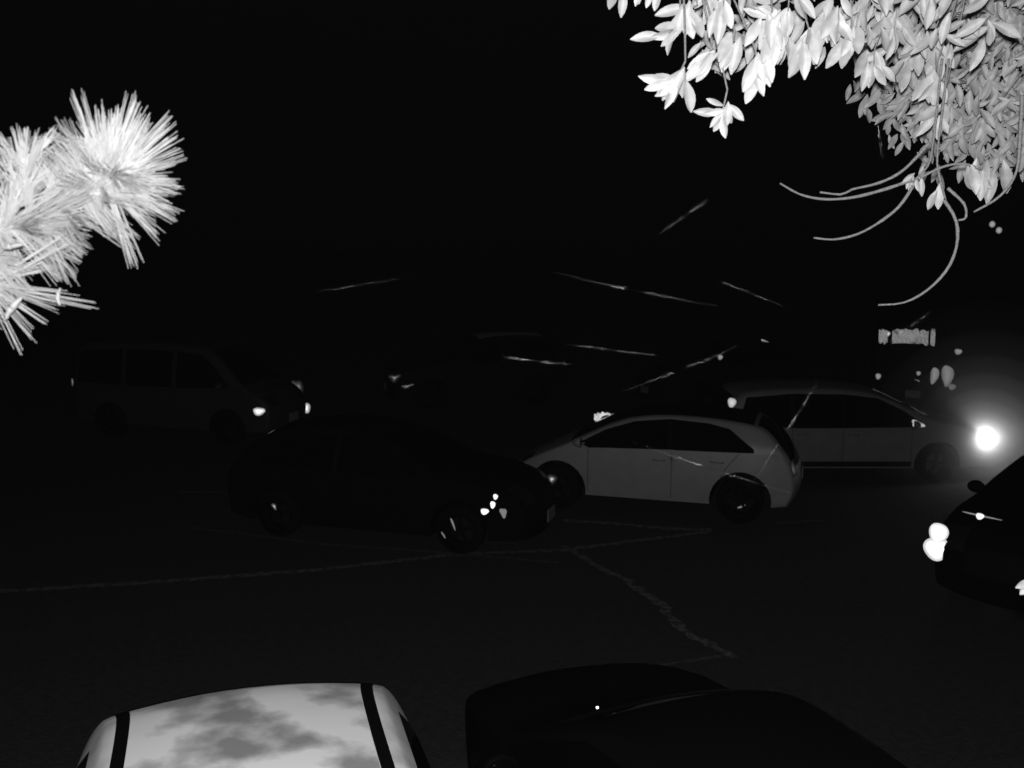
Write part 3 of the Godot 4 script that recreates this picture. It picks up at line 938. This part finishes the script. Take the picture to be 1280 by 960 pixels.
func broadleaf() -> void:
	rng.seed = 4242
	origin = Vector3(3.1, 0, -3.2)
	leaf_meshes = [leaf_mesh(0.1, 0.35, 0.38), leaf_mesh(0.25, 0.5, 0.34), leaf_mesh(-0.08, 0.25, 0.4), leaf_mesh(0.35, 0.4, 0.36), leaf_mesh(0.15, -0.3, 0.36)]
	var o := thing("broadleaf_tree", "broad-leaved tree hanging in from the upper right, leaves glaring white", "tree", Vector3(3.1, 0, -3.2))
	var at := o.position
	var b := mb()
	tube(b, spline([Vector3(0, -0.1, 0), Vector3(-0.05, 1.6, 0.05), Vector3(0.05, 3.4, 0), Vector3(-0.1, 5.0, -0.1), Vector3(0.0, 6.4, 0)], 18), 0.16, 0.05, 10, 0.06)
	part(o, "trunk", commit(b), M.bark)
	b = mb()
	tube(b, spline([Vector3(3.05, 4.4, -3.25), Vector3(2.4, 4.75, -3.3), Vector3(1.8, 4.95, -3.2), Vector3(1.3, 4.98, -3.05), Vector3(0.9, 4.9, -2.85), Vector3(0.5, 4.82, -2.75)].map(func(p): return p - at), 20), 0.05, 0.012, 8, 0.06)
	part(o, "branch", commit(b), M.bark)
	var hubs := [Vector3(0.42, 4.8, -2.75), Vector3(0.62, 4.82, -2.78), Vector3(0.85, 4.88, -2.85), Vector3(1.15, 4.95, -3.0), Vector3(1.35, 4.97, -3.07)]
	var groups := [
		[Vector3(0.403, 4.481, -2.668), 175, 245, 3, 0.084],
		[Vector3(0.452, 4.543, -2.699), 195, 215, 1, 0.094],
		[Vector3(0.452, 4.517, -2.653), 250, 300, 3, 0.099],
		[Vector3(0.525, 4.529, -2.584), 255, 290, 4, 0.112],
		[Vector3(0.403, 4.345, -2.538), 168, 285, 8, 0.092],
		[Vector3(0.476, 4.392, -2.569), 195, 250, 3, 0.085],
		[Vector3(0.537, 4.280, -2.625), 150, 325, 6, 0.069],
		[Vector3(0.561, 4.445, -2.646), 235, 268, 3, 0.136],
		[Vector3(0.596, 4.354, -2.498), 243, 295, 6, 0.096],
		[Vector3(0.619, 4.450, -2.475), 235, 310, 7, 0.125],
		[Vector3(0.280, 4.602, -2.709), 258, 282, 2, 0.085],
		[Vector3(0.331, 4.596, -2.704), 250, 285, 2, 0.063],
		[Vector3(0.372, 4.587, -2.701), 238, 285, 3, 0.060],
		[Vector3(0.613, 4.529, -2.618), 330, 378, 3, 0.079],
		[Vector3(0.532, 4.589, -2.778), 235, 300, 3, 0.074],
		[Vector3(0.779, 4.470, -2.745), 225, 285, 5, 0.107],
		[Vector3(0.726, 4.552, -2.742), 200, 330, 6, 0.111],
		[Vector3(0.862, 4.558, -2.808), 230, 310, 7, 0.130],
		[Vector3(0.912, 4.496, -2.805), 240, 285, 3, 0.125],
		[Vector3(1.075, 4.466, -3.077), 238, 322, 5, 0.100],
		[Vector3(1.167, 4.621, -3.231), 220, 320, 6, 0.129],
		[Vector3(1.043, 4.630, -3.056), 215, 330, 5, 0.116],
		[Vector3(1.269, 4.529, -3.319), 215, 310, 5, 0.127],
		[Vector3(1.307, 4.426, -3.212), 235, 300, 6, 0.134],
		[Vector3(1.374, 4.365, -3.301), 215, 300, 5, 0.115],
		[Vector3(1.332, 4.560, -3.289), 240, 310, 5, 0.127]]
	for g in groups:
		var p: Vector3 = g[0]
		var hub: Vector3 = hubs[0]
		for h in hubs:
			if h.distance_to(p) < hub.distance_to(p):
				hub = h
		b = mb()
		var a := deg_to_rad((g[1] + g[2]) / 2.0)
		tube(b, spline([hub - at, hub.lerp(p, 0.5) + Vector3(0.02, 0.03, 0) - at, p - Vector3(cos(a), sin(a), 0) * 0.03 - at, p - at], 8), 0.004, 0.002, 5, 0.15)
		var tw := part(o, "twig", commit(b), M.twig)
		cluster(tw, p - at, g[1], g[2], int(g[3] * 1.5 + 0.5), minf(g[4] * 0.88, 0.088), M.leaf)
	# denser, dimmer growth further back at the right
	for k in 18:
		var f := rng.randf()
		var p := Vector3(rng.randf_range(1.5, 2.15), 0, rng.randf_range(-4.1, -3.6))
		p.y = rng.randf_range(4.3, 5.0)
		if p.x < 1.7:
			p.y = maxf(p.y, 4.42)
		b = mb()
		tube(b, spline([Vector3(2.2, 4.9, -3.7) - at, p.lerp(Vector3(2.2, 4.9, -3.7), 0.5) + Vector3(0, 0.06, 0) - at, p - at], 6), 0.007, 0.003, 5, 0.1)
		var tw := part(o, "twig", commit(b), M.twig)
		cluster(tw, p - at, 195, 320, 5, 0.09, M.leaf_old if f < 0.5 else M.leaf)
	# the mass of leaves behind, too many to tell apart
	var places := []
	while places.size() < 1500:
		var p := Vector3(rng.randf_range(1.4, 2.3), rng.randf_range(4.2, 4.95), rng.randf_range(-4.4, -3.7))
		if places.size() >= 1250:
			p = Vector3(rng.randf_range(0.55, 1.4), rng.randf_range(4.5, 4.85), rng.randf_range(-3.3, -2.85))
		elif p.y < maxf(4.27 + 0.03 * sin(p.x * 20.0), 4.55 - (p.x - 1.45) * 1.0):
			continue
		var a := deg_to_rad(rng.randf_range(200, 330))
		places.append(leaf_basis(Vector3(cos(a), sin(a), rng.randf_range(-0.5, 0.5)).normalized(), p - at, 0.5, rng.randf_range(0.055, 0.092)))
	var mm := MultiMesh.new()
	mm.transform_format = MultiMesh.TRANSFORM_3D
	mm.mesh = leaf_meshes[1]
	mm.instance_count = places.size()
	for k in places.size():
		mm.set_instance_transform(k, places[k])
	var mi := MultiMeshInstance3D.new()
	mi.name = "leaf_mass"
	mi.multimesh = mm
	mi.material_override = M.leaf_old
	mi.set_meta("kind", "stuff")
	o.add_child(mi)
	# bare hanging shoots and the small leaves at their root
	var shoots := [
		[Vector3(1.279, 4.253, -3.136), Vector3(1.217, 4.174, -3.167), Vector3(1.154, 4.136, -3.193), Vector3(1.076, 4.116, -3.221), Vector3(1.047, 4.101, -3.231), Vector3(0.984, 4.109, -3.250)],
		[Vector3(1.241, 4.142, -3.160), Vector3(1.166, 4.114, -3.190), Vector3(1.078, 4.091, -3.222), Vector3(0.997, 4.087, -3.248), Vector3(0.926, 4.103, -3.268), Vector3(0.864, 4.139, -3.283)],
		[Vector3(1.246, 4.125, -3.159), Vector3(1.203, 4.052, -3.178), Vector3(1.117, 3.985, -3.211), Vector3(1.038, 3.960, -3.238), Vector3(0.972, 3.965, -3.258)],
		[Vector3(1.330, 4.079, -3.127), Vector3(1.364, 4.018, -3.113), Vector3(1.371, 3.945, -3.111), Vector3(1.351, 3.871, -3.119), Vector3(1.301, 3.804, -3.138), Vector3(1.237, 3.762, -3.161), Vector3(1.166, 3.753, -3.188)],
		[Vector3(1.337, 4.115, -3.122), Vector3(1.382, 4.066, -3.104), Vector3(1.389, 4.025, -3.103), Vector3(1.371, 4.018, -3.111)],
		[Vector3(1.502, 4.38, -3.033), Vector3(1.504, 4.158, -3.042), Vector3(1.470, 4.088, -3.063), Vector3(1.408, 4.042, -3.093)],
		[Vector3(1.30, 4.5, -3.13), Vector3(1.288, 4.248, -3.133), Vector3(1.280, 4.184, -3.141), Vector3(1.241, 4.134, -3.160)],
		[Vector3(1.32, 4.5, -3.13), Vector3(1.302, 4.224, -3.129), Vector3(1.309, 4.164, -3.131), Vector3(1.334, 4.079, -3.125)],
		[Vector3(1.262, 4.148, -3.151), Vector3(1.322, 4.180, -3.124), Vector3(1.373, 4.186, -3.101), Vector3(1.421, 4.168, -3.081)]]
	var small := [
		[Vector3(1.244, 4.149, -3.158), 200, 300, 4, 0.05],
		[Vector3(1.322, 4.123, -3.128), 240, 290, 2, 0.085],
		[Vector3(1.375, 4.162, -3.102), 255, 295, 2, 0.09],
		[Vector3(1.458, 4.184, -3.173), 260, 300, 3, 0.101],
		[Vector3(1.538, 4.197, -3.245), 250, 290, 3, 0.115],
		[Vector3(1.262, 4.148, -3.151), 255, 275, 2, 0.060]]
	for k in shoots.size():
		b = mb()
		var bare := k < 6
		tube(b, spline(shoots[k].map(func(p): return p - at), 18), 0.0058 if bare else 0.004, 0.0032 if bare else 0.003, 7, 0.16)
		var sh := part(o, "bare_shoot" if bare else "twig", commit(b), M.twig)
		if k == 8:
			for g in small:
				cluster(sh, g[0] - at, g[1], g[2], g[3], g[4], M.leaf)
	# a low sprig that just reaches into the picture at the right edge
	b = mb()
	tube(b, spline([Vector3(3.05, 2.6, -3.2) - at, Vector3(2.2, 3.0, -2.7) - at, Vector3(1.5, 3.24, -2.3) - at, Vector3(1.2, 3.19, -2.2) - at], 14), 0.012, 0.003, 6, 0.1)
	var low := part(o, "twig", commit(b), M.twig)
	cluster(low, Vector3(1.185, 3.185, -2.195) - at, 190, 262, 3, 0.045, M.leaf_old)

func silk() -> void:
	var strands := [
		[Vector3(0.159, 3.891, -1.289), Vector3(0.9717, -0.1979, 0.1291), "long thread of spider silk shining above the middle of the pale hatchback", 0.12, 0.00022],
		[Vector3(0.349, 3.877, -1.457), Vector3(0.9012, -0.3649, 0.2338), "short thread of spider silk right of the long shining one", 0.06, 0.00019],
		[Vector3(0.139, 3.803, -1.385), Vector3(0.9856, -0.1265, 0.1124), "thread of spider silk glinting over the left end of the hatchback roof", 0.07, 0.00024],
		[Vector3(0.033, 3.798, -1.291), Vector3(0.9934, -0.1080, 0.0383), "thread of spider silk glinting right of the far high-roofed car", 0.05, 0.00024],
		[Vector3(0.248, 3.765, -1.468), Vector3(0.9158, 0.3873, 0.1062), "thread of spider silk rising to the right above the hatchback roof", 0.1, 0.00026],
		[Vector3(0.237, 3.988, -1.379), Vector3(0.8049, 0.5730, 0.1541), "steep thread of spider silk alone in the dark sky below the white leaves", 0.05, 0.00022],
		[Vector3(0.313, 3.602, -1.530), Vector3(0.9310, -0.2654, 0.2507), "thread of spider silk crossing the door of the pale hatchback", 0.15, 0.00028],
		[Vector3(0.417, 3.654, -1.516), Vector3(0.5225, 0.8524, -0.0225), "thread of spider silk crossing the tail of the pale hatchback", 0.11, 0.00028],
		[Vector3(0.505, 4.090, -1.406), Vector3(0.1949, -0.9804, -0.0278), "upright thread of spider silk left of the bare hanging shoots", 0.03, 0.00022],
		[Vector3(0.588, 3.825, -1.483), Vector3(0.7456, 0.6203, 0.2436), "thread of spider silk left of the minivan with the sunshade", 0.04, 0.00018],
		[Vector3(-0.224, 3.889, -1.482), Vector3(0.9784, 0.1382, -0.1538), "faint thread of spider silk above and left of the far high-roofed car", 0.08, 0.00009]]
	for s in strands:
		var b := mb()
		var pts := []
		var other := []
		for k in 9:
			var f := k / 8.0
			var sag: Vector3 = Vector3(0, -1, 0) * (1.0 - f * f) * s[3] * 0.02
			pts.append(s[1] * f * s[3] + sag)
			other.append(s[1] * -f * s[3] + sag)
		tube(b, pts, s[4] * 0.7, s[4] * 0.2, 8, 0.08)
		tube(b, other, s[4] * 0.7, s[4] * 0.2, 8, 0.08)
		var o := part(self, "silk_thread", commit(b), M.silk)
		o.position = s[0]
		tag(o, s[2], "spider silk", "threads of spider silk in front of the camera")
	# two drops on a thread near the hanging shoots
	var d := thing("drop_pair", "pair of bright drops on a thread right of the hanging bare shoots", "water drops", Vector3(1.293, 3.99, -2.707))
	for q in [Vector3(-0.009, 0.008, 0), Vector3(0.01, -0.008, 0)]:
		var sp := SphereMesh.new()
		sp.radius = 0.008
		sp.height = 0.018
		part(d, "drop", sp, M.bud, Transform3D(Basis.IDENTITY, q))
	var tb := mb()
	tube(tb, [Vector3(-0.03, 0.6, -0.3), Vector3(-0.009, 0.008, 0), Vector3(0.01, -0.008, 0)], 0.0002, 0.0002, 5)
	part(d, "thread", commit(tb), M.silk)
